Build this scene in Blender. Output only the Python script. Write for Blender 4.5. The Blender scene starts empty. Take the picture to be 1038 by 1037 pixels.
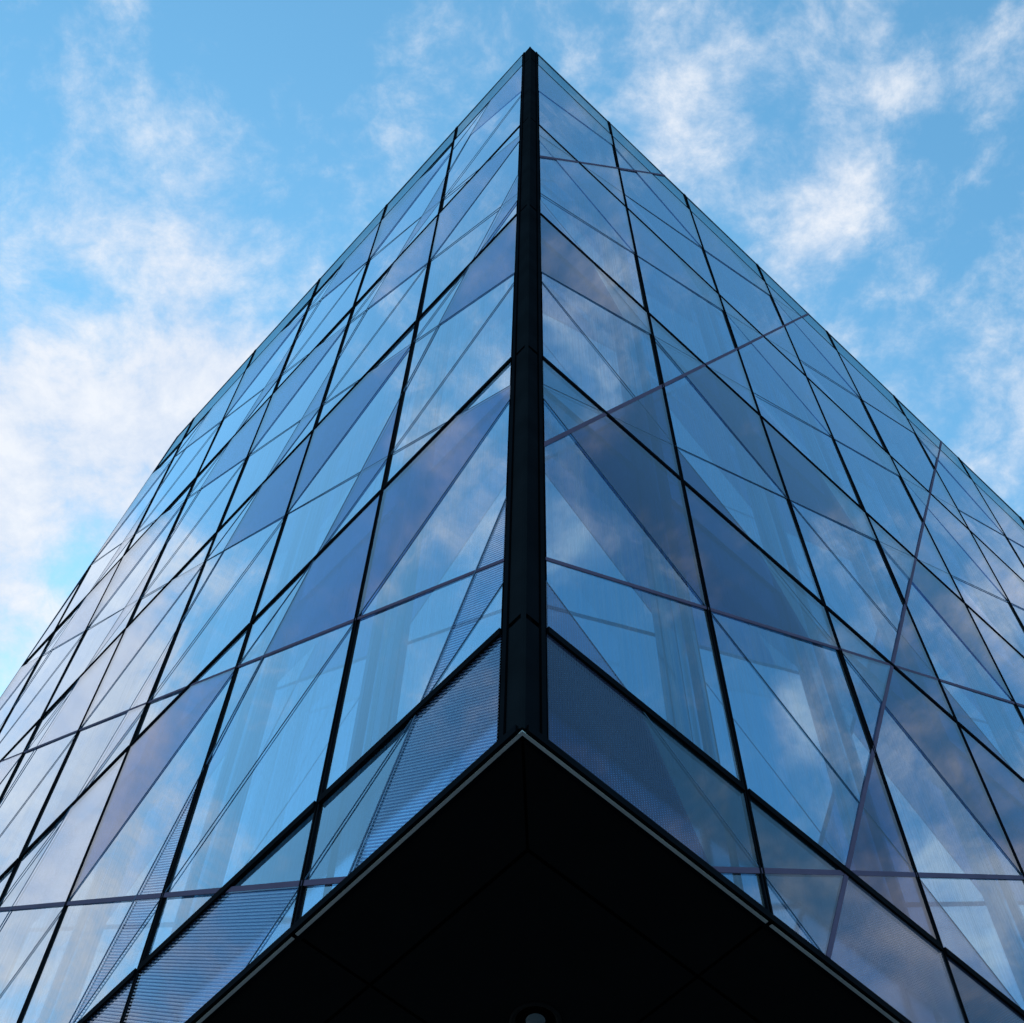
import bpy, math, random
from mathutils import Vector, Matrix, Euler
random.seed(7)
sc = bpy.context.scene
C = sc.collection

# ------------------------------------------------------------------ dimensions
H = 3.7                      # storey height (m)
PW = 0.4133 * H              # facade panel width (m)
Z5 = 7.955                   # height of the lowest full transom above ground
VB, VT = -0.2566, 4.228      # bottom / top of facade in storeys above Z5
S2 = math.sqrt(0.5)
OFF = 0.0
NCOL = {'left': 10, 'right': 10}
CW = 0.098                   # where glass begins next to the corner (in panels)
FACE = {'left': (Vector((-S2, S2, 0)), Vector((-S2, -S2, 0))),
        'right': (Vector((S2, S2, 0)), Vector((S2, -S2, 0)))}   # along, outward normal
ROOFCUT = 9.49               # on the left face the glass ends along v = ROOFCUT - u

def P(face, u, v, d=0.0):
    """facade point: u in panels from the corner, v in storeys, d metres outward"""
    a, n = FACE[face]
    return a * (u * PW) + n * d + Vector((0, 0, Z5 + v * H))

# ------------------------------------------------------------------ materials
def newmat(name):
    m = bpy.data.materials.new(name); m.use_nodes = True
    nt = m.node_tree; nt.nodes.clear()
    out = nt.nodes.new('ShaderNodeOutputMaterial')
    return m, nt, out
def N(nt, typ, **kw):
    n = nt.nodes.new(typ)
    for k, v in kw.items():
        if k in n.inputs: n.inputs[k].default_value = v
        else: setattr(n, k, v)
    return n
def LK(nt, a, b): nt.links.new(a, b)
def rgba(c): return (c[0], c[1], c[2], 1)

def black(name, base, fac, rough=.35):
    """near-black coating: almost no sheen"""
    m, nt, out = newmat(name)
    tc = N(nt, 'ShaderNodeTexCoord'); nz = N(nt, 'ShaderNodeTexNoise', Scale=2.5, Detail=6.0); LK(nt, tc.outputs['Object'], nz.inputs['Vector'])
    mr = N(nt, 'ShaderNodeMapRange'); mr.inputs['To Min'].default_value = .5; mr.inputs['To Max'].default_value = 1.6; LK(nt, nz.outputs['Fac'], mr.inputs['Value'])
    vm = N(nt, 'ShaderNodeVectorMath', operation='SCALE'); vm.inputs[0].default_value = base; LK(nt, mr.outputs[0], vm.inputs['Scale'])
    df = N(nt, 'ShaderNodeBsdfDiffuse'); LK(nt, vm.outputs[0], df.inputs['Color'])
    gl = N(nt, 'ShaderNodeBsdfGlossy', Roughness=rough); gl.inputs['Color'].default_value = (.8, .9, 1, 1)
    ml = N(nt, 'ShaderNodeMath', operation='MULTIPLY'); LK(nt, mr.outputs[0], ml.inputs[0]); ml.inputs[1].default_value = fac
    mx = N(nt, 'ShaderNodeMixShader'); LK(nt, ml.outputs[0], mx.inputs[0]); LK(nt, df.outputs[0], mx.inputs[1]); LK(nt, gl.outputs[0], mx.inputs[2])
    LK(nt, mx.outputs[0], out.inputs[0]); return m

def metal(name, base, rough, spec=0.5, metallic=0.0, var=0.3, scale=3.0):
    m, nt, out = newmat(name)
    b = N(nt, 'ShaderNodeBsdfPrincipled')
    b.inputs['Roughness'].default_value = rough
    b.inputs['Metallic'].default_value = metallic
    b.inputs['Specular IOR Level'].default_value = spec
    tc = N(nt, 'ShaderNodeTexCoord'); nz = N(nt, 'ShaderNodeTexNoise', Scale=scale, Detail=5.0)
    LK(nt, tc.outputs['Object'], nz.inputs['Vector'])
    mr = N(nt, 'ShaderNodeMapRange'); mr.inputs['To Min'].default_value = 1 - var; mr.inputs['To Max'].default_value = 1 + var
    LK(nt, nz.outputs['Fac'], mr.inputs['Value'])
    vm = N(nt, 'ShaderNodeVectorMath', operation='SCALE'); vm.inputs[0].default_value = base
    LK(nt, mr.outputs[0], vm.inputs['Scale'])
    LK(nt, vm.outputs[0], b.inputs['Base Color'])
    r2 = N(nt, 'ShaderNodeMapRange'); r2.inputs['To Min'].default_value = max(rough - .08, .02); r2.inputs['To Max'].default_value = rough + .1
    LK(nt, nz.outputs['Fac'], r2.inputs['Value']); LK(nt, r2.outputs[0], b.inputs['Roughness'])
    LK(nt, b.outputs[0], out.inputs[0])
    return m

def wavy(nt, strength, scale, stretch=(1, 1, 1)):
    tc = N(nt, 'ShaderNodeTexCoord'); mp = N(nt, 'ShaderNodeMapping'); mp.inputs['Scale'].default_value = stretch
    LK(nt, tc.outputs['Object'], mp.inputs['Vector'])
    oi = N(nt, 'ShaderNodeObjectInfo')
    ad = N(nt, 'ShaderNodeVectorMath', operation='ADD'); LK(nt, mp.outputs[0], ad.inputs[0])
    ml = N(nt, 'ShaderNodeMath', operation='MULTIPLY'); ml.inputs[1].default_value = 30; LK(nt, oi.outputs['Random'], ml.inputs[0])
    LK(nt, ml.outputs[0], ad.inputs[1])
    nz = N(nt, 'ShaderNodeTexNoise', Scale=scale, Detail=1.5)
    LK(nt, ad.outputs[0], nz.inputs['Vector'])
    bp = N(nt, 'ShaderNodeBump', Strength=1.0, Distance=strength)
    LK(nt, nz.outputs['Fac'], bp.inputs['Height'])
    return bp.outputs[0], ad.outputs[0], oi

def glass_mat(name, refl_tint, trans_tint, fbase, fgraze, dirt_haze=0.03, power=4.6):
    m, nt, out = newmat(name)
    nrm, vec, oi = wavy(nt, 0.0035, 0.9)
    gl = N(nt, 'ShaderNodeBsdfGlossy', Roughness=0.0); gl.inputs['Color'].default_value = rgba(refl_tint)
    LK(nt, nrm, gl.inputs['Normal'])
    tr = N(nt, 'ShaderNodeBsdfTransparent'); tr.inputs['Color'].default_value = rgba(trans_tint)
    lw = N(nt, 'ShaderNodeLayerWeight', Blend=0.5)
    pw_ = N(nt, 'ShaderNodeMath', operation='POWER'); LK(nt, lw.outputs['Facing'], pw_.inputs[0]); pw_.inputs[1].default_value = power
    mr = N(nt, 'ShaderNodeMapRange'); mr.inputs['To Min'].default_value = fbase; mr.inputs['To Max'].default_value = fgraze
    LK(nt, pw_.outputs[0], mr.inputs['Value'])
    mx = N(nt, 'ShaderNodeMixShader'); LK(nt, mr.outputs[0], mx.inputs[0])
    LK(nt, tr.outputs[0], mx.inputs[1]); LK(nt, gl.outputs[0], mx.inputs[2])
    # rain-streaked dust film: fine vertical streaks, plus a painted grey haze over the glass
    mp = N(nt, 'ShaderNodeMapping'); mp.inputs['Scale'].default_value = (60, 60, 0.55)
    LK(nt, vec, mp.inputs['Vector'])
    nz = N(nt, 'ShaderNodeTexNoise', Scale=1.0, Detail=5.0, Roughness=0.65); LK(nt, mp.outputs[0], nz.inputs['Vector'])
    mp2 = N(nt, 'ShaderNodeMapRange'); mp2.inputs['From Min'].default_value = .42; mp2.inputs['From Max'].default_value = .8
    mp2.inputs['To Min'].default_value = dirt_haze * .35; mp2.inputs['To Max'].default_value = dirt_haze * 4.5
    LK(nt, nz.outputs['Fac'], mp2.inputs['Value'])
    df = N(nt, 'ShaderNodeBsdfDiffuse'); df.inputs['Color'].default_value = (.38, .40, .46, 1)
    m2 = N(nt, 'ShaderNodeMixShader'); LK(nt, mp2.outputs[0], m2.inputs[0])
    LK(nt, mx.outputs[0], m2.inputs[1]); LK(nt, df.outputs[0], m2.inputs[2])
    LK(nt, m2.outputs[0], out.inputs[0])
    return m

def frit_mat(name, tint, diff, cover, stripes=None, gp=5.0):
    """printed enamel: dims what is seen through / reflected below it. stripes=(period, fill) in metres for readable line print"""
    m, nt, out = newmat(name)
    tr = N(nt, 'ShaderNodeBsdfTransparent'); tr.inputs['Color'].default_value = rgba(tint)
    df = N(nt, 'ShaderNodeBsdfDiffuse'); df.inputs['Color'].default_value = rgba(diff)
    mx = N(nt, 'ShaderNodeMixShader'); mx.inputs[0].default_value = cover
    LK(nt, tr.outputs[0], mx.inputs[1]); LK(nt, df.outputs[0], mx.inputs[2])
    # smooth enamel still mirrors the sky at grazing angles
    lw = N(nt, 'ShaderNodeLayerWeight', Blend=0.5)
    pw_ = N(nt, 'ShaderNodeMath', operation='POWER'); LK(nt, lw.outputs['Facing'], pw_.inputs[0]); pw_.inputs[1].default_value = gp
    gs = N(nt, 'ShaderNodeBsdfGlossy', Roughness=0.02); gs.inputs['Color'].default_value = (.90, .93, .98, 1)
    gm = N(nt, 'ShaderNodeMath', operation='MULTIPLY', use_clamp=True); LK(nt, pw_.outputs[0], gm.inputs[0]); gm.inputs[1].default_value = 1.0
    mg = N(nt, 'ShaderNodeMixShader'); LK(nt, gm.outputs[0], mg.inputs[0]); LK(nt, mx.outputs[0], mg.inputs[1]); LK(nt, gs.outputs[0], mg.inputs[2]); mx = mg
    if stripes:
        kind, per, fill = stripes
        tc = N(nt, 'ShaderNodeTexCoord'); sx = N(nt, 'ShaderNodeSeparateXYZ'); LK(nt, tc.outputs['Object'], sx.inputs[0])
        def tri(src, period):
            d = N(nt, 'ShaderNodeMath', operation='DIVIDE'); LK(nt, src, d.inputs[0]); d.inputs[1].default_value = period
            f = N(nt, 'ShaderNodeMath', operation='FRACT'); LK(nt, d.outputs[0], f.inputs[0]); return f.outputs[0]
        a = tri(sx.outputs['Z'], per)
        if kind == 'line':
            mxs = N(nt, 'ShaderNodeMath', operation='MULTIPLY_ADD'); LK(nt, sx.outputs['X'], mxs.inputs[0]); mxs.inputs[1].default_value = 1.4142 * H / PW / 3; LK(nt, sx.outputs['Z'], mxs.inputs[2])
            a = tri(mxs.outputs[0], per)
            g = N(nt, 'ShaderNodeMath', operation='LESS_THAN'); LK(nt, a, g.inputs[0]); g.inputs[1].default_value = fill; fac = g.outputs[0]
        else:   # dots
            b = tri(sx.outputs['X'], per * .7071)
            def sq(s):
                q = N(nt, 'ShaderNodeMath', operation='SUBTRACT'); LK(nt, s, q.inputs[0]); q.inputs[1].default_value = .5
                w = N(nt, 'ShaderNodeMath', operation='MULTIPLY'); LK(nt, q.outputs[0], w.inputs[0]); LK(nt, q.outputs[0], w.inputs[1]); return w.outputs[0]
            s = N(nt, 'ShaderNodeMath', operation='ADD'); LK(nt, sq(a), s.inputs[0]); LK(nt, sq(b), s.inputs[1])
            g = N(nt, 'ShaderNodeMath', operation='GREATER_THAN'); LK(nt, s.outputs[0], g.inputs[0]); g.inputs[1].default_value = fill; fac = g.outputs[0]
        cl = N(nt, 'ShaderNodeBsdfTransparent'); cl.inputs['Color'].default_value = (.93, .94, .97, 1)
        m2 = N(nt, 'ShaderNodeMixShader'); LK(nt, fac, m2.inputs[0]); LK(nt, cl.outputs[0], m2.inputs[1]); LK(nt, mx.outputs[0], m2.inputs[2])
        LK(nt, m2.outputs[0], out.inputs[0])
    else:
        LK(nt, mx.outputs[0], out.inputs[0])
    return m

def mirror_mat(name, tint, under, fac, rough=0.0):
    m, nt, out = newmat(name)
    nrm, vec, oi = wavy(nt, 0.003, 1.1)
    gl = N(nt, 'ShaderNodeBsdfGlossy', Roughness=rough); gl.inputs['Color'].default_value = rgba(tint)
    LK(nt, nrm, gl.inputs['Normal'])
    df = N(nt, 'ShaderNodeBsdfDiffuse'); df.inputs['Color'].default_value = rgba(under)
    mx = N(nt, 'ShaderNodeMixShader'); mx.inputs[0].default_value = fac
    LK(nt, df.outputs[0], mx.inputs[1]); LK(nt, gl.outputs[0], mx.inputs[2]); LK(nt, mx.outputs[0], out.inputs[0])
    return m

def curtain_mat(name, c1, c2, gloss):
    """teal spandrel / reveal with long soft vertical folds"""
    m, nt, out = newmat(name)
    tc = N(nt, 'ShaderNodeTexCoord'); mp = N(nt, 'ShaderNodeMapping'); mp.inputs['Scale'].default_value = (7, 7, .12)
    LK(nt, tc.outputs['Object'], mp.inputs['Vector'])
    nz = N(nt, 'ShaderNodeTexNoise', Scale=1.0, Detail=3.0); LK(nt, mp.outputs[0], nz.inputs['Vector'])
    cr = N(nt, 'ShaderNodeValToRGB'); cr.color_ramp.elements[0].position = .38; cr.color_ramp.elements[1].position = .62
    cr.color_ramp.elements[0].color = rgba(c1); cr.color_ramp.elements[1].color = rgba(c2)
    LK(nt, nz.outputs['Fac'], cr.inputs[0])
    df = N(nt, 'ShaderNodeBsdfDiffuse'); LK(nt, cr.outputs[0], df.inputs['Color'])
    gl = N(nt, 'ShaderNodeBsdfGlossy', Roughness=0.12); gl.inputs['Color'].default_value = (.34, .66, .86, 1)
    mx = N(nt, 'ShaderNodeMixShader'); mx.inputs[0].default_value = gloss
    LK(nt, df.outputs[0], mx.inputs[1]); LK(nt, gl.outputs[0], mx.inputs[2]); LK(nt, mx.outputs[0], out.inputs[0])
    return m

M = {}
M['frame'] = black('black_anodised_frame', (.002, .0025, .004), .006)
M['corner'] = black('black_corner_cladding', (.006, .007, .009), .005, .25)
M['joint'] = black('black_gasket', (.001, .001, .0015), .001)
M['drip'] = metal('grey_drip_metal', (.55, .53, .54), .5, .2)
M['soffit'] = metal('black_soffit_metal', (.008, .008, .009), .8, .05)
M['void'] = metal('black_void', (.001, .001, .001), .9, .0)
M['band'] = metal('purple_grey_band', (.10, .068, .125), .8, .05)
M['thin'] = metal('navy_joint_line', (.09, .14, .24), .8, .03)
M['roof'] = metal('dark_roof_sheet', (.06, .06, .065), .8, .2)
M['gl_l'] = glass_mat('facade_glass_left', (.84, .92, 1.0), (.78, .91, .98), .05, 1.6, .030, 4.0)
M['gl_r'] = glass_mat('facade_glass_right', (.68, .80, .95), (.66, .84, .94), .06, 1.25, .055, 4.4)  # same glass as left, tinted darker to paint in its dimmer sky reflection
M['par'] = glass_mat('parapet_glass', (.55, .76, .84), (.55, .74, .80), .30, .9, .05)
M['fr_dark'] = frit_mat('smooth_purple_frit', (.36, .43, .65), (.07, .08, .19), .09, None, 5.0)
M['fr_dark_r'] = frit_mat('smooth_purple_frit_right', (.26, .29, .45), (.07, .06, .14), .10, None, 5.5)  # same print as left, darkened to paint in the dimmer right face
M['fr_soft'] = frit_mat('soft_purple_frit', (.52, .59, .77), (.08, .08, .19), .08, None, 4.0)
M['fr_far'] = frit_mat('grazing_faded_frit', (.86, .88, .93), (.12, .12, .2), .03, None, 3.0)  # same print, its fading under grazing reflections put into the tint
M['fr_teal'] = frit_mat('teal_grey_frit', (.62, .68, .72), (.05, .08, .11), .10)
M['fr_line'] = frit_mat('line_frit', (.45, .52, .70), (.08, .09, .18), .40, ('line', .0245, .45))
M['fr_dot'] = frit_mat('dot_frit', (.20, .21, .34), (.06, .06, .12), .4, ('dot', .017, .05))
M['fr_dot2'] = frit_mat('dot_frit_pale', (.60, .58, .70), (.20, .18, .28), .40, ('dot', .017, .07))
M['inner'] = mirror_mat('inner_window_glass', (.70, .82, .89), (.04, .09, .14), .82)
M['under'] = mirror_mat('edge_zone_back_panel', (.62, .82, .98), (.07, .18, .30), .82, .12)
M['parback'] = mirror_mat('parapet_back_panel', (.50, .72, .82), (.08, .19, .26), .6, .15)
M['reveal'] = curtain_mat('teal_reveal', (.03, .12, .21), (.06, .21, .33), .45)
M['fin1'] = curtain_mat('teal_fin_pale', (.08, .24, .38), (.13, .33, .48), .5)
M['fin2'] = curtain_mat('teal_fin_dark', (.02, .07, .12), (.04, .13, .20), .2)
M['cap'] = metal('pale_glass_edge', (.10, .19, .26), .5, .2)
M['rail'] = metal('inner_rail', (.03, .05, .09), .6, .1)

# ------------------------------------------------------------------ mesh helpers
def mesh_obj(name, verts, faces, mat, parent=None, smooth=False, uv=None):
    me = bpy.data.meshes.new(name); me.from_pydata([tuple(v) for v in verts], [], faces)
    if isinstance(mat, (list, tuple)):
        for q in mat: me.materials.append(q)
    else: me.materials.append(mat)
    if smooth:
        for p in me.polygons: p.use_smooth = True
    me.update()
    o = bpy.data.objects.new(name, me); C.objects.link(o)
    if parent: o.parent = parent
    return o

class MB:
    def __init__(s): s.v = []; s.f = []
    def add(s, vs, fs):
        b = len(s.v); s.v += [Vector(v) for v in vs]; s.f += [tuple(b + i for i in f) for f in fs]
    def prism(s, pts_a, pts_b):
        """closed prism between two equally long rings"""
        n = len(pts_a); vs = list(pts_a) + list(pts_b)
        fs = [tuple(range(n - 1, -1, -1)), tuple(range(n, 2 * n))]
        fs += [(i, (i + 1) % n, n + (i + 1) % n, n + i) for i in range(n)]
        s.add(vs, fs)
    def slab(s, face, poly, d0, d1):
        s.prism([P(face, u, v, d0) for u, v in poly], [P(face, u, v, d1) for u, v in poly])
    def build(s, name, mat, parent=None, smooth=False): return mesh_obj(name, s.v, s.f, mat, parent, smooth)

def clip(poly, a, b, c):
    """keep a*u+b*v+c >= 0"""
    out = []
    for i in range(len(poly)):
        p, q = poly[i], poly[(i + 1) % len(poly)]
        fp, fq = a * p[0] + b * p[1] + c, a * q[0] + b * q[1] + c
        if fp >= 0: out.append(p)
        if (fp > 0 and fq < 0) or (fp < 0 and fq > 0):
            t = fp / (fp - fq); out.append((p[0] + t * (q[0] - p[0]), p[1] + t * (q[1] - p[1])))
    return out
def area(poly):
    return abs(sum(poly[i][0] * poly[(i + 1) % len(poly)][1] - poly[(i + 1) % len(poly)][0] * poly[i][1] for i in range(len(poly)))) / 2 if len(poly) > 2 else 0
def cut_face(face, poly):
    return clip(poly, -1, -1, ROOFCUT) if face == 'left' else poly
def rect(u0, v0, u1, v1): return [(u0, v0), (u1, v0), (u1, v1), (u0, v1)]

# ------------------------------------------------------------------ camera
cam_d = bpy.data.cameras.new('camera'); cam = bpy.data.objects.new('camera', cam_d); C.objects.link(cam)
cam.location = (0.04754382 * H, -0.99334972 * H, -1.71761956 * H + Z5)
cam.rotation_euler = Euler((2.68075778, -0.00107294, 0.03524929), 'XYZ')
cam_d.sensor_fit = 'HORIZONTAL'; cam_d.sensor_width = 36; cam_d.lens = 54.126
cam_d.shift_x = -19.92 / 1038; cam_d.shift_y = 2.83 / 1038
cam_d.clip_start = 0.05; cam_d.clip_end = 5000
sc.camera = cam
Rm = cam.rotation_euler.to_matrix()
def in_view(pt, m=40):
    c = Rm.transposed() @ (pt - cam.location)
    if c.z > -0.1: return False
    x = 538.9 + 1560.6 * c.x / -c.z; y = 521.3 - 1560.6 * c.y / -c.z
    return -m < x < 1038 + m and -m < y < 1037 + m

# ------------------------------------------------------------------ building
bld = bpy.data.objects.new('glass_office_building', None); C.objects.link(bld)
bld['label'] = 'sharp cornered office building with blue reflective glass facades, black mullions and purple diagonal bands'
bld['category'] = 'building'

ROWS = [(-1, VB, 0), (0, 0, 1), (1, 1, 2), (2, 2, 3), (3, 3, 4), (4, 4, VT)]
def hp(poly, *cons):
    for c in cons:
        poly = clip(poly, *c)
        if area(poly) < 1e-4: return []
    return poly
def frit_cells(face, i, j, base):
    """triangulated print pattern that repeats over two panels by two storeys"""
    out = []
    s = lambda a, b, c: (a, b, c - a * i - b * j)      # constraint in local coords
    def cell(kind, *cons):
        p = hp(base, *[s(*c) for c in cons])
        if p: out.append((kind, p))
    even = (i + j) % 2 == 0
    T = 1 / 3
    if face == 'left':
        big = 'fr_dark'
        if even:
            cell('fr_line' if j == -1 else big, (T, 1, -.833), (T, -1, .833))
            cell('fr_line' if j <= 0 else big, (-1, -1, .5), (T, 1, -.1667))
        else:
            cell('fr_line' if j == -1 else big, (-T, 1, -.5), (-1, -1, 1.5))
    else:
        big = 'fr_dark_r'
        if even:
            cell('fr_dot2' if j == -1 else big, (T, 1, -.833), (1, -1, .5), (T, -1, .833))
            cell('fr_teal', (T, 1, -.833), (-1, 1, -.5))
            cell('fr_teal', (T, 1, -.833), (-T, 1, -.833), (1, -1, .5))
            cell(big if j > 0 else 'fr_dot2', (-T, -1, .1667))
            if j == -1: cell('fr_dot2', (1, -1, .5), (-T, -1, .833))
        else:
            cell('fr_dot' if j == -1 else big, (-T, 1, -.5), (-1, -1, 1.5))
            cell('fr_teal', (1, 1, -1.5), (-T, 1, -.5))
            cell(big, (1, -1, -.5))
    return out

pane_list = []; rest = MB()
for face in ('left', 'right'):
    for i in range(NCOL[face]):
        for (j, v0, v1) in ROWS:
            u0 = CW if i == 0 else i
            poly = cut_face(face, rect(u0, v0, i + 1, v1))
            if area(poly) < 1e-3: continue
            vis = any(in_view(P(face, a, b)) for a, b in poly) or in_view(P(face, i + .5, (v0 + v1) / 2))
            if not vis:
                rest.add([P(face, a, b, 0) for a, b in poly], [tuple(range(len(poly)))])
                continue
            pane_list.append((face, i, j, v0, v1, poly))
print('panes in view', len(pane_list))
for (face, i, j, v0, v1, poly) in pane_list:
    a, n = FACE[face]
    ctr = P(face, i + .5, (v0 + v1) / 2)
    # panes sit in their frames with tiny differences in tilt, like real glazing
    rot = Matrix.Rotation(random.uniform(-1, 1) * .0035, 3, a) @ Matrix.Rotation(random.uniform(-1, 1) * .0035, 3, Vector((0, 0, 1)))
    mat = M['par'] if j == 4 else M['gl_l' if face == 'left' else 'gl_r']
    vs = [rot @ (P(face, p, q, -0.004) - ctr) for p, q in poly]
    pane = mesh_obj('glass_pane', vs, [tuple(range(len(vs))) if face == 'right' else tuple(range(len(vs) - 1, -1, -1))], mat, bld)
    pane.location = ctr
    def child(name, mb_pts, faces, mt, pane=pane, ctr=ctr):
        return mesh_obj(name, [p - ctr for p in mb_pts], faces, mt, pane)
    if j == 4:
        child('parapet_back', [P(face, p, q, -.03) for p, q in poly], [tuple(range(len(poly)))], M['parback'])
    # printed pattern on the outer surface
    if j < 4:
        cells = frit_cells(face, i, j, poly)
        for kind, pl in cells:
            if kind in ('fr_dark', 'fr_dark_r'):
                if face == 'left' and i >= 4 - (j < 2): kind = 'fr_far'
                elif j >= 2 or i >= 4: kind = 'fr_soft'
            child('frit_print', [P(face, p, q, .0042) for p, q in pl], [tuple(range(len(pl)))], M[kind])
        # inner window leaf behind the outer glass
        def q4(ua, va, ub, vb, d):
            pl = cut_face(face, rect(ua, va, ub, vb))
            return [P(face, p, q, d) for p, q in pl]
        sd = .15
        uL, uR = i + .03 + (CW if i == 0 else 0), i + .80
        top = j + .70 if j >= 0 else v1
        if j < 0: uR = i + .985
        g = q4(uL, v0 + .002, uR, min(top, v1), -sd)
        if len(g) > 2: child('inner_window', g, [tuple(range(len(g)))], M['inner' if j >= 0 else 'under'])
        if j >= 0:
            g = q4(uL, top + .012, i + .80, j + 1.0, -sd - .02)
            if len(g) > 2: child('spandrel', g, [tuple(range(len(g)))], M['reveal'])
        g = q4(i + .80, v0, i + 1, v1, -sd - .03)
        if len(g) > 2 and j >= 0: child('reveal', g, [tuple(range(len(g)))], M['reveal'])
        for (ua, ub, dd, mm) in ((.805, .845, -.10, 'fin2'), (.87, .905, -.12, 'fin1'), (.945, .965, -.09, 'fin2')):
            pl = cut_face(face, rect(i + ua, v0, i + ub, v1))
            if len(pl) > 2 and j >= 0:
                b = MB(); b.slab(face, pl, dd - .06, dd)
                b.v = [q - ctr for q in b.v]
                b.build('fin', M[mm], pane)
ro = rest.build('glass_pane_field', M['gl_r'], bld); ro['kind'] = 'stuff'

# solid backing body behind the two glass skins (one closed dark volume)
LL, LR = 9.75 * PW, NCOL['right'] * PW
bk = .42
def inset(face, u, v): return P(face, u, v, -bk)
aL, aR = FACE['left'][0], FACE['right'][0]
M['core'] = metal('interior_dark', (.02, .035, .05), .6)
body = MB()
lp = [(bk / PW, VB), (9.7, VB), (ROOFCUT - VT - .08, VT - .08), (bk / PW, VT - .08)]
depth = aR * (LR - bk)
ring = [P('left', u, v, -bk) for u, v in lp]
ring0 = [p for p in ring]
body.prism(ring0, [p + aR * (LR - bk * 2) for p in ring0])
body.build('interior_volume', M['core'], bld)
# roof sheet and sloping end of the left wing
rf = MB()
rp = [P('left', 0.02, VT, -.02), P('left', ROOFCUT - VT, VT, -.02)]
rf.prism([rp[0] + Vector((0, 0, -.10)), rp[1] + Vector((0, 0, -.10)), rp[1] + aR * LR + Vector((0, 0, -.10)), rp[0] + aR * LR + Vector((0, 0, -.10))],
         [rp[0] + Vector((0, 0, -.14)), rp[1] + Vector((0, 0, -.14)), rp[1] + aR * LR + Vector((0, 0, -.14)), rp[0] + aR * LR + Vector((0, 0, -.14))])
rf.build('roof', M['roof'], bld)
se = MB()
e0, e1 = P('left', ROOFCUT - VT, VT, -.03), P('left', ROOFCUT - VB, VB, -.03)
off = (aL * .0 + Vector((0, 0, -.02)))
se.prism([e0 + off, e1 + off, e1 + aR * LR + off, e0 + aR * LR + off], [q + Vector((0, 0, -.05)) - aL * .02 for q in (e0 + off, e1 + off, e1 + aR * LR + off, e0 + aR * LR + off)])
se.build('sloping_roof', M['roof'], bld)

# mullions: a pair of slim profiles with a dark joint in between
for face in ('left', 'right'):
    for i in range(1, NCOL[face] + 1):
        top = VT + .004 if face == 'right' else min(VT + .004, ROOFCUT - i)
        if top < VB + .1: continue
        mb = MB(); hw = .018 / PW
        mb.slab(face, rect(i - hw, VB - .004, i - .006 / PW, top), -.02, .008)
        mb.slab(face, rect(i + .006 / PW, VB - .004, i + hw, top), -.02, .008)
        mb.build('mullion', M['frame'], bld)
        jb = MB(); jb.slab(face, rect(i - .006 / PW, VB - .004, i + .006 / PW, top), -.02, .005)
        jb.build('mullion_joint', M['joint'], bld)
# transoms
for face in ('left', 'right'):
    for v in (0, 1, 2, 3, 4):
        hv = (.028, .022, .020, .019, .014)[v] / H
        end = NCOL[face] if face == 'right' else ROOFCUT - v
        n = int(math.ceil(end))
        mb = MB()
        for i in range(n):
            u0 = (CW if i == 0 else i + .018 / PW); u1 = min(i + 1 - .018 / PW, end - .01)
            if u1 <= u0: continue
            mb.slab(face, rect(u0, v - hv, u1, v + hv), -.006, (.018, .012, .011, .010, .007)[v])
        mb.build('transom', M['frame'], bld)
    mb = MB(); mb.slab(face, rect(CW, -.004, end if face == 'right' else 9.4, .001), -.40, -.0065); mb.build('floor_edge', M['fin1'], bld)
    # edge strip at the bottom and slim cap at the roof line
    end = NCOL[face]
    mb = MB(); mb.slab(face, rect(CW * .2, VB - .004, end if face == 'right' else 9.74, VB + .036 / H), -.05, .010)
    mb.build('bottom_rail', M['frame'], bld)
    mb = MB(); mb.slab(face, rect(CW, VT - .004, end if face == 'right' else ROOFCUT - VT, VT + .002), -.03, .004)
    mb.build('roof_edge_cap', M['cap'], bld)
mb = MB()
pa, pb = (ROOFCUT - VT, VT), (ROOFCUT - VB, VB)
mb.slab('left', [pa, pb, (pb[0] + .012, pb[1] + .0), (pa[0] + .012, pa[1])], -.03, .006)
mb.build('sloping_edge_trim', M['rail'], bld)

# diagonal bands and thin joint lines that run across the facade
def line_strip(face, slope, c, width, d0, d1, name, mat, vmax=VT):
    """strip of given width (m) along v = c + slope*u, clipped to the facade"""
    ln = math.hypot(PW, slope * H)
    hv = width / 2 * ln / PW / H
    umax = NCOL[face] if face == 'right' else 9.74
    poly = [(-1, c - slope - hv), (12, c + slope * 12 - hv), (12, c + slope * 12 + hv), (-1, c - slope + hv)]
    poly = hp(poly, (1, 0, -CW), (-1, 0, umax), (0, 1, -(VB + .012)), (0, -1, vmax))
    if poly: poly = cut_face(face, poly)
    if len(poly) < 3 or area(poly) < 1e-4: return
    mb = MB(); mb.slab(face, poly, d0, d1); mb.build(name, mat, bld)
T = 1 / 3
for k in range(-9, 12):
    c = .1667 + .6667 * k
    near = c < .5
    bm, wl, wr = (M['band'], .024 if c > 0 else .032, .028 if c > 0 else .032) if near else (M['thin'], .0035, .006)
    if c < 2.9:
        line_strip('left', T, c, wl, -.0015, .0052, 'diagonal_band', bm, VT if near else 4.0)
        line_strip('right', T, c, wr, -.0015, .0052, 'diagonal_band', bm, VT if near else 4.0)
    if c < 2.6:
        line_strip('left', -T, c, .004 if c < 1.3 else .0025, -.0012, .0048, 'pane_joint', M['thin'], 4.0)
        line_strip('right', -T, c, .006 if c < 1.5 else .0035, -.0012, .0048, 'pane_joint', M['thin'], 4.0)
    elif c < 7:
        line_strip('left', -T, c, .0025, -.0012, .0046, 'pane_joint', M['thin'], 4.0)
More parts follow.
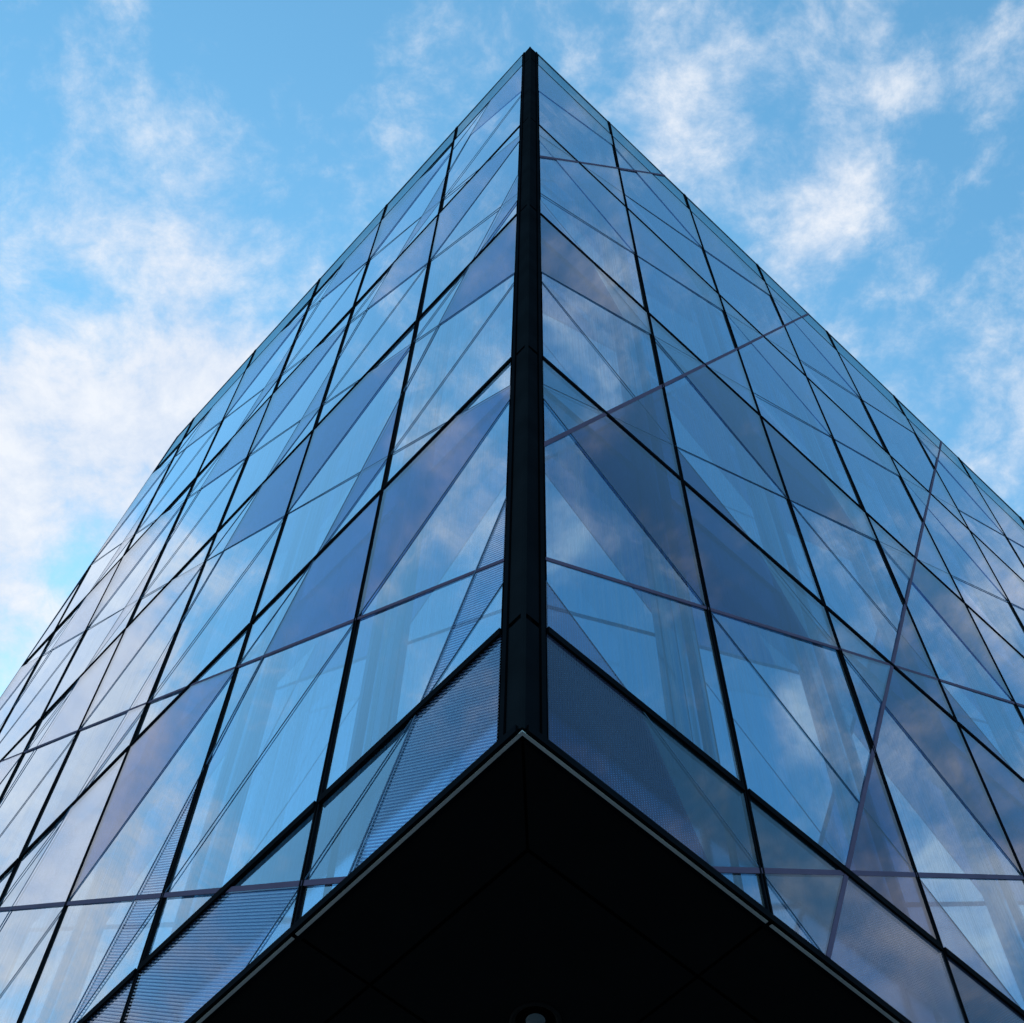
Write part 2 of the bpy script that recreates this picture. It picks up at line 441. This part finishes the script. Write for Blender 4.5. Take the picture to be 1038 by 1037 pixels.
for k in range(-7, 8):
    c = .5 + 2 * k
    line_strip('right', 1, c, .028, -.0008, .0070, 'diagonal_band', M['band'])
    line_strip('left', -1, c, .011, -.0007, .0058, 'pane_joint', M['thin'], 4.0)

# corner column: two clad leaves meeting in an arris, framed by slim black profiles
def corner_piece(v0, v1, name='corner_cladding'):
    for face in ('left', 'right'):
        mb = MB(); mb.slab(face, rect(.012, v0, CW - .030, v1), -.03, -.001)
        mb.build(name, M['corner'] if face == 'left' else M['frame'], bld)  # right leaf gets the darker black, painting in its dimmer side
seg = [VB, 0, 1, 2, 3, 4, VT]
for k in range(6):
    corner_piece(seg[k] + (.002 if k == 0 else .006), seg[k + 1] - .006)
for face in ('left', 'right'):
    mb = MB(); mb.slab(face, rect(CW - .026, VB, CW - .008, VT), -.04, .008); mb.build('corner_frame', M['frame'], bld)
    mb = MB(); mb.slab(face, rect(CW - .008, VB, CW + .004, VT - .003), -.04, .004); mb.build('corner_frame', M['joint'], bld)
mb = MB()
e = .012 * PW
base = [Vector((0, 0, 0)) + FACE['left'][0] * e, FACE['left'][0] * e * 0 + Vector((0, e * .25, 0)), FACE['right'][0] * e, (FACE['left'][0] + FACE['right'][0]) * e * 3]
z0, z1 = Z5 + VB * H, Z5 + VT * H + .01
mb.prism([p + Vector((0, 0, z0)) for p in base], [p + Vector((0, 0, z1)) for p in base]); mb.build('corner_arris', M['corner'], bld)
mb = MB()
for face in ('left', 'right'):
    mb.slab(face, rect(.004, VB, CW, VT - .01), -.06, -.032)
mb.build('corner_backing', M['joint'], bld)

# grey drip edge under the bottom rail, split at every mullion
zb = Z5 + VB * H
for face in ('left', 'right'):
    a, n = FACE[face]
    end = 10 if face == 'right' else 9
    for i in range(end):
        u0 = (0.0 if i == 0 else i + .008); u1 = i + 1 - .008
        mb = MB()
        pts = []
        p0, p1 = a * (u0 * PW), a * (u1 * PW)
        other = FACE['right' if face == 'left' else 'left'][0]
        d_in0, d_in1 = .024, .020
        ms = 1 if i == 0 else 0      # mitre at the corner
        def pt(p, d, z, first): return p - n * d + (a * d if (first and ms) else Vector((0, 0, 0))) + Vector((0, 0, z))
        ra = [pt(p0, d_in1 - .012, zb - .018, True), pt(p1, d_in1 - .012, zb - .018, False), pt(p1, d_in0, zb - .018, False), pt(p0, d_in0, zb - .018, True)]
        rb = [q + Vector((0, 0, .006)) for q in ra]
        mb.prism(ra, rb)
        mb.build('drip_edge', M['drip'], bld)

# soffit panels with dark joints
def SP(u, w, z): return aL * (u * PW) + aR * (w * PW) + Vector((0, 0, z))
zs = zb - .004
mb = MB(); mb.prism([SP(.03, .03, zs + .0035), SP(9.7, .03, zs + .0035), SP(9.7, 9.9, zs + .0035), SP(.03, 9.9, zs + .0035)],
                    [SP(.03, .03, zs + .06), SP(9.7, .03, zs + .06), SP(9.7, 9.9, zs + .06), SP(.03, 9.9, zs + .06)])
mb.build('soffit_backing', M['void'], bld)
g = .006
def sof(poly):
    mb = MB(); mb.prism([SP(u, w, zs) for u, w in poly], [SP(u, w, zs + .02) for u, w in poly]); mb.build('soffit_panel', M['soffit'], bld)
lo, hi = .036, .30
for k in range(0, 5):
    a0 = lo if k == 0 else k + g; a1 = k + 1 - g
    if k == 0:
        sof([(lo + g, lo), (a1, lo), (a1, hi - g), (hi, hi - g)])
        sof([(lo, lo + g), (hi - g, hi), (hi - g, a1), (lo, a1)])
    else:
        sof([(a0, lo), (a1, lo), (a1, hi - g), (a0, hi - g)])
        sof([(lo, a0), (hi - g, a0), (hi - g, a1), (lo, a1)])
DLU = .765
for k in range(0, 5):
    for l in range(0, 5):
        a0 = hi + g if k == 0 else k + g; b0 = hi + g if l == 0 else l + g
        if k == 0 and l == 0:
            # panel with round cut-out for the light
            nn = 48; rr = .118 / PW; cx = DLU
            circ = [(cx + rr * math.cos(2 * math.pi * t / nn), cx + rr * math.sin(2 * math.pi * t / nn)) for t in range(nn)]
            def sq(t):
                c, s_ = math.cos(2 * math.pi * t / nn), math.sin(2 * math.pi * t / nn)
                lim = []
                if c > 1e-9: lim.append((1 - g - cx) / c)
                if c < -1e-9: lim.append((a0 - cx) / c)
                if s_ > 1e-9: lim.append((1 - g - cx) / s_)
                if s_ < -1e-9: lim.append((a0 - cx) / s_)
                m_ = min(lim); return (cx + m_ * c, cx + m_ * s_)
            outr = [sq(t) for t in range(nn)]
            vs = [SP(u, w, zs) for u, w in circ] + [SP(u, w, zs) for u, w in outr]
            fs = [(t, (t + 1) % nn, nn + (t + 1) % nn, nn + t) for t in range(nn)]
            corners = [(1 - g, 1 - g), (a0, 1 - g), (a0, a0), (1 - g, a0)]
            for cq in corners:
                best = None
                for t in range(nn):
                    pa_, pb_ = outr[t], outr[(t + 1) % nn]
                    onx = abs(pa_[0] - cq[0]) < 1e-6 or abs(pb_[0] - cq[0]) < 1e-6
                    ony = abs(pa_[1] - cq[1]) < 1e-6 or abs(pb_[1] - cq[1]) < 1e-6
                    dd = math.hypot(pa_[0] - cq[0], pa_[1] - cq[1]) + math.hypot(pb_[0] - cq[0], pb_[1] - cq[1])
                    if best is None or dd < best[0]: best = (dd, t)
                t = best[1]; b_ = len(vs); vs.append(SP(cq[0], cq[1], zs)); fs.append((nn + t, nn + (t + 1) % nn, b_))
            mesh_obj('soffit_panel', vs, fs, M['soffit'], bld)
        else:
            sof([(a0, b0), (k + 1 - g, b0), (k + 1 - g, l + 1 - g), (a0, l + 1 - g)])

# recessed base storey on which the overhanging block stands
M['base'] = metal('dark_base_cladding', (.02, .02, .022), .5)
b0_, b1_ = 2.6, 8.6
mb = MB(); mb.prism([SP(b0_, b0_, .15), SP(b1_, b0_, .15), SP(b1_, b1_, .15), SP(b0_, b1_, .15)], [SP(b0_, b0_, zs + .025), SP(b1_, b0_, zs + .025), SP(b1_, b1_, zs + .025), SP(b0_, b1_, zs + .025)])
mb.build('base_wall', M['base'], bld)

# ------------------------------------------------------------------ downlight
dl = bpy.data.objects.new('downlight', None); C.objects.link(dl)
dl.location = SP(DLU, DLU, zs)
dl['label'] = 'round unlit downlight with grey lens recessed in the black soffit'; dl['category'] = 'light'
def lathe(prof, n=64):
    vs = []; fs = []
    for r, z in prof:
        for t in range(n): vs.append(Vector((r * math.cos(2 * math.pi * t / n), r * math.sin(2 * math.pi * t / n), z)))
    for k in range(len(prof) - 1):
        for t in range(n):
            a_, b_ = k * n + t, k * n + (t + 1) % n
            fs.append((a_, b_, b_ + n, a_ + n))
    return vs, fs
M['trim'] = metal('black_trim_ring', (.010, .010, .011), .5, .1)
vs, fs = lathe([(.122, .004), (.124, -.006), (.118, -.012), (.106, -.012), (.098, -.004), (.090, .012), (.076, .03), (.072, .05)])
mesh_obj('trim_ring', vs, fs, M['trim'], dl, True)
m, nt, out = newmat('lens_glass')
b = N(nt, 'ShaderNodeBsdfPrincipled', Roughness=.12); b.inputs['Base Color'].default_value = (.16, .19, .21, 1)
tc = N(nt, 'ShaderNodeTexCoord'); vz = N(nt, 'ShaderNodeTexVoronoi', Scale=45.0); LK(nt, tc.outputs['Object'], vz.inputs['Vector'])
bp = N(nt, 'ShaderNodeBump', Distance=.004); LK(nt, vz.outputs['Distance'], bp.inputs['Height']); LK(nt, bp.outputs[0], b.inputs['Normal'])
LK(nt, b.outputs[0], out.inputs[0])
vs, fs = lathe([(.0005, -.004), (.02, -.003), (.045, .003), (.064, .012), (.075, .028)])
mesh_obj('lens', vs, fs, m, dl, True)

# ------------------------------------------------------------------ ground
m, nt, out = newmat('asphalt')
b = N(nt, 'ShaderNodeBsdfPrincipled', Roughness=.9)
tc = N(nt, 'ShaderNodeTexCoord'); nz = N(nt, 'ShaderNodeTexNoise', Scale=40.0, Detail=8.0); LK(nt, tc.outputs['Object'], nz.inputs['Vector'])
cr = N(nt, 'ShaderNodeValToRGB'); cr.color_ramp.elements[0].color = (.03, .03, .032, 1); cr.color_ramp.elements[1].color = (.075, .075, .078, 1)
LK(nt, nz.outputs['Fac'], cr.inputs[0]); LK(nt, cr.outputs[0], b.inputs['Base Color']); LK(nt, b.outputs[0], out.inputs[0])
o = mesh_obj('ground', [(-1500, -1500, 0), (1500, -1500, 0), (1500, 1500, 0), (-1500, 1500, 0)], [(0, 1, 2, 3)], m); o['kind'] = 'structure'
m, nt, out = newmat('paving')
b = N(nt, 'ShaderNodeBsdfPrincipled', Roughness=.85)
tc = N(nt, 'ShaderNodeTexCoord'); br = N(nt, 'ShaderNodeTexBrick', Scale=1.6); LK(nt, tc.outputs['Object'], br.inputs['Vector'])
br.inputs['Color1'].default_value = (.10, .10, .10, 1); br.inputs['Color2'].default_value = (.13, .13, .125, 1); br.inputs['Mortar'].default_value = (.04, .04, .04, 1)
br.inputs['Mortar Size'].default_value = .008
LK(nt, br.outputs['Color'], b.inputs['Base Color']); LK(nt, b.outputs[0], out.inputs[0])
mb = MB(); R_ = [(-30, -8), (30, -8), (30, 40), (-30, 40)]
mb.prism([Vector((x, y, -.1)) for x, y in R_], [Vector((x, y, .15)) for x, y in R_]); o = mb.build('pavement', m); o['kind'] = 'structure'
for o in (o,):
    pass

# ------------------------------------------------------------------ sky
SUN_EL, SUN_AZ = 32, 118       # azimuth counter-clockwise from +X, so the sun stands behind and left of the block
w = bpy.data.worlds.new('World'); sc.world = w; w.use_nodes = True
nt = w.node_tree; nt.nodes.clear()
out = nt.nodes.new('ShaderNodeOutputWorld'); bg = nt.nodes.new('ShaderNodeBackground'); bg.inputs['Strength'].default_value = .15
LK(nt, bg.outputs[0], out.inputs[0])
sky = nt.nodes.new('ShaderNodeTexSky'); sky.sky_type = 'NISHITA'; sky.sun_disc = False
sky.sun_elevation = math.radians(SUN_EL); sky.sun_rotation = math.radians(90 - SUN_AZ)
sky.air_density = 1.0; sky.dust_density = .5; sky.ozone_density = 1.5
tc = nt.nodes.new('ShaderNodeTexCoord')
sep = nt.nodes.new('ShaderNodeSeparateXYZ'); LK(nt, tc.outputs['Generated'], sep.inputs[0])
zz = N(nt, 'ShaderNodeMath', operation='MAXIMUM'); LK(nt, sep.outputs['Z'], zz.inputs[0]); zz.inputs[1].default_value = 0.0
zp = N(nt, 'ShaderNodeMath', operation='ADD'); LK(nt, zz.outputs[0], zp.inputs[0]); zp.inputs[1].default_value = .15
dx = N(nt, 'ShaderNodeMath', operation='DIVIDE'); LK(nt, sep.outputs['X'], dx.inputs[0]); LK(nt, zp.outputs[0], dx.inputs[1])
dy = N(nt, 'ShaderNodeMath', operation='DIVIDE'); LK(nt, sep.outputs['Y'], dy.inputs[0]); LK(nt, zp.outputs[0], dy.inputs[1])
cb = nt.nodes.new('ShaderNodeCombineXYZ'); LK(nt, dx.outputs[0], cb.inputs[0]); LK(nt, dy.outputs[0], cb.inputs[1])
# warp the cloud plane a little so that edges curl
nw = N(nt, 'ShaderNodeTexNoise', Scale=7.0, Detail=4.0); LK(nt, cb.outputs[0], nw.inputs['Vector'])
sb = N(nt, 'ShaderNodeVectorMath', operation='SUBTRACT'); LK(nt, nw.outputs['Color'], sb.inputs[0]); sb.inputs[1].default_value = (.5, .5, .5)
scw = N(nt, 'ShaderNodeVectorMath', operation='SCALE'); LK(nt, sb.outputs[0], scw.inputs[0]); scw.inputs['Scale'].default_value = .05
wv = N(nt, 'ShaderNodeVectorMath', operation='ADD'); LK(nt, cb.outputs[0], wv.inputs[0]); LK(nt, scw.outputs[0], wv.inputs[1])
# cloud banks: centre x, y, radii, rotation (deg), density
BANKS = [
 (-.30, .38, .12, .09, 0, 1.15), (-.36, .47, .07, .06, 0, .8), (-.20, .35, .06, .06, 0, .9), (-.31, .46, .03, .03, 0, -.5),
 (-.23, .25, .06, .035, 20, .55), (-.255, .15, .012, .05, 12, .25), (-.195, .20, .018, .045, 10, .35), (-.265, .27, .03, .018, 0, -.45),
 (-.17, .285, .02, .02, 0, -.4), (.11, .16, .08, .055, 0, .4), (.155, .245, .026, .055, 12, .7), (.25, .17, .05, .03, 0, .4),
 (.215, .20, .04, .018, 0, -.45), (.26, .29, .06, .02, 0, -.3), (.27, .38, .09, .06, 0, .45), (.06, .21, .03, .03, 0, .4),
 (-.52, .315, .13, .07, 0, 1.7), (-.40, .07, .05, .03, 30, .6), (-.69, .38, .08, .06, 0, 1.1), (-.63, .17, .12, .07, 10, -.9), (-.38, .17, .07, .07, 0, -.5), (.36, .12, .08, .08, 0, -.6), (.55, .05, .08, .06, 0, -.4), (-.15, .12, .05, .05, 0, -.5),
 (.31, .03, .045, .03, 30, .65), (.57, .155, .03, .02, 20, .75), (.72, .27, .07, .06, 0, 1.2), (.79, .16, .08, .05, 0, .6),
 (.48, .27, .05, .04, 0, .55), (.42, .02, .05, .03, 0, .4), (-.1, -.6, .3, .2, 0, .8), (.3, 1.2, .5, .3, 0, .8), (-1.0, .2, .3, .5, 0, .8), (1.2, .6, .4, .4, 0, .7)]
acc = None
for (x, y, ra, rb_, ang, amp) in BANKS:
    s1 = N(nt, 'ShaderNodeVectorMath', operation='SUBTRACT'); LK(nt, wv.outputs[0], s1.inputs[0]); s1.inputs[1].default_value = (x, y, 0)
    vr = nt.nodes.new('ShaderNodeVectorRotate'); vr.rotation_type = 'Z_AXIS'; vr.inputs['Angle'].default_value = math.radians(-ang); LK(nt, s1.outputs[0], vr.inputs['Vector'])
    s2 = N(nt, 'ShaderNodeVectorMath', operation='DIVIDE'); LK(nt, vr.outputs[0], s2.inputs[0]); s2.inputs[1].default_value = (ra, rb_, 1)
    dt = N(nt, 'ShaderNodeVectorMath', operation='DOT_PRODUCT'); LK(nt, s2.outputs[0], dt.inputs[0]); LK(nt, s2.outputs[0], dt.inputs[1])
    ng = N(nt, 'ShaderNodeMath', operation='MULTIPLY'); LK(nt, dt.outputs['Value'], ng.inputs[0]); ng.inputs[1].default_value = -.8
    ex = N(nt, 'ShaderNodeMath', operation='EXPONENT'); LK(nt, ng.outputs[0], ex.inputs[0])
    ma = N(nt, 'ShaderNodeMath', operation='MULTIPLY_ADD'); LK(nt, ex.outputs[0], ma.inputs[0]); ma.inputs[1].default_value = amp
    if acc is None: ma.inputs[2].default_value = 0
    else: LK(nt, acc, ma.inputs[2])
    acc = ma.outputs[0]
n1 = N(nt, 'ShaderNodeTexNoise', Scale=19.0, Detail=12.0, Roughness=.66); LK(nt, wv.outputs[0], n1.inputs['Vector'])
n2 = N(nt, 'ShaderNodeTexNoise', Scale=3.5, Detail=3.0); LK(nt, cb.outputs[0], n2.inputs['Vector'])
k1 = N(nt, 'ShaderNodeMath', operation='MULTIPLY_ADD'); LK(nt, n1.outputs['Fac'], k1.inputs[0]); k1.inputs[1].default_value = 3.2; LK(nt, acc, k1.inputs[2])
k2 = N(nt, 'ShaderNodeMath', operation='MULTIPLY_ADD'); LK(nt, n2.outputs['Fac'], k2.inputs[0]); k2.inputs[1].default_value = .5; LK(nt, k1.outputs[0], k2.inputs[2])
cm = N(nt, 'ShaderNodeMapRange', interpolation_type='SMOOTHSTEP'); LK(nt, k2.outputs[0], cm.inputs['Value'])
cm.inputs['From Min'].default_value = 1.62; cm.inputs['From Max'].default_value = 3.25; cm.inputs['To Max'].default_value = .95
tint = N(nt, 'ShaderNodeVectorMath', operation='MULTIPLY'); LK(nt, sky.outputs[0], tint.inputs[0]); tint.inputs[1].default_value = (1.22, 2.12, 2.05)
cc = nt.nodes.new('ShaderNodeValToRGB'); LK(nt, n1.outputs['Fac'], cc.inputs[0])
cc.color_ramp.elements[0].position = .35; cc.color_ramp.elements[0].color = (.62, .73, .92, 1)
cc.color_ramp.elements[1].position = .65; cc.color_ramp.elements[1].color = (.91, .94, 1.0, 1)
cs = N(nt, 'ShaderNodeVectorMath', operation='SCALE'); LK(nt, cc.outputs[0], cs.inputs[0]); cs.inputs['Scale'].default_value = 1 / .15
mxc = nt.nodes.new('ShaderNodeMix'); mxc.data_type = 'RGBA'; LK(nt, cm.outputs[0], mxc.inputs['Factor']); LK(nt, tint.outputs[0], mxc.inputs['A']); LK(nt, cs.outputs[0], mxc.inputs['B'])
LK(nt, mxc.outputs['Result'], bg.inputs['Color'])

sd_ = bpy.data.lights.new('sun', 'SUN'); sun = bpy.data.objects.new('sun', sd_); C.objects.link(sun)
sd_.energy = 2.5; sd_.angle = math.radians(.5); sd_.color = (1, .95, .88)
el, az = math.radians(SUN_EL), math.radians(SUN_AZ)
d = Vector((math.cos(el) * math.cos(az), math.cos(el) * math.sin(az), math.sin(el)))
sun.rotation_euler = d.to_track_quat('Z', 'Y').to_euler()

# ------------------------------------------------------------------ render settings
sc.view_settings.view_transform = 'Standard'; sc.view_settings.look = 'None'; sc.view_settings.exposure = 0; sc.view_settings.gamma = 1
sc.cycles.max_bounces = 8; sc.cycles.transparent_max_bounces = 16; sc.cycles.glossy_bounces = 5; sc.cycles.diffuse_bounces = 2
w.cycles.sampling_method = 'MANUAL'; w.cycles.sample_map_resolution = 512
sc.cycles.use_denoising = True
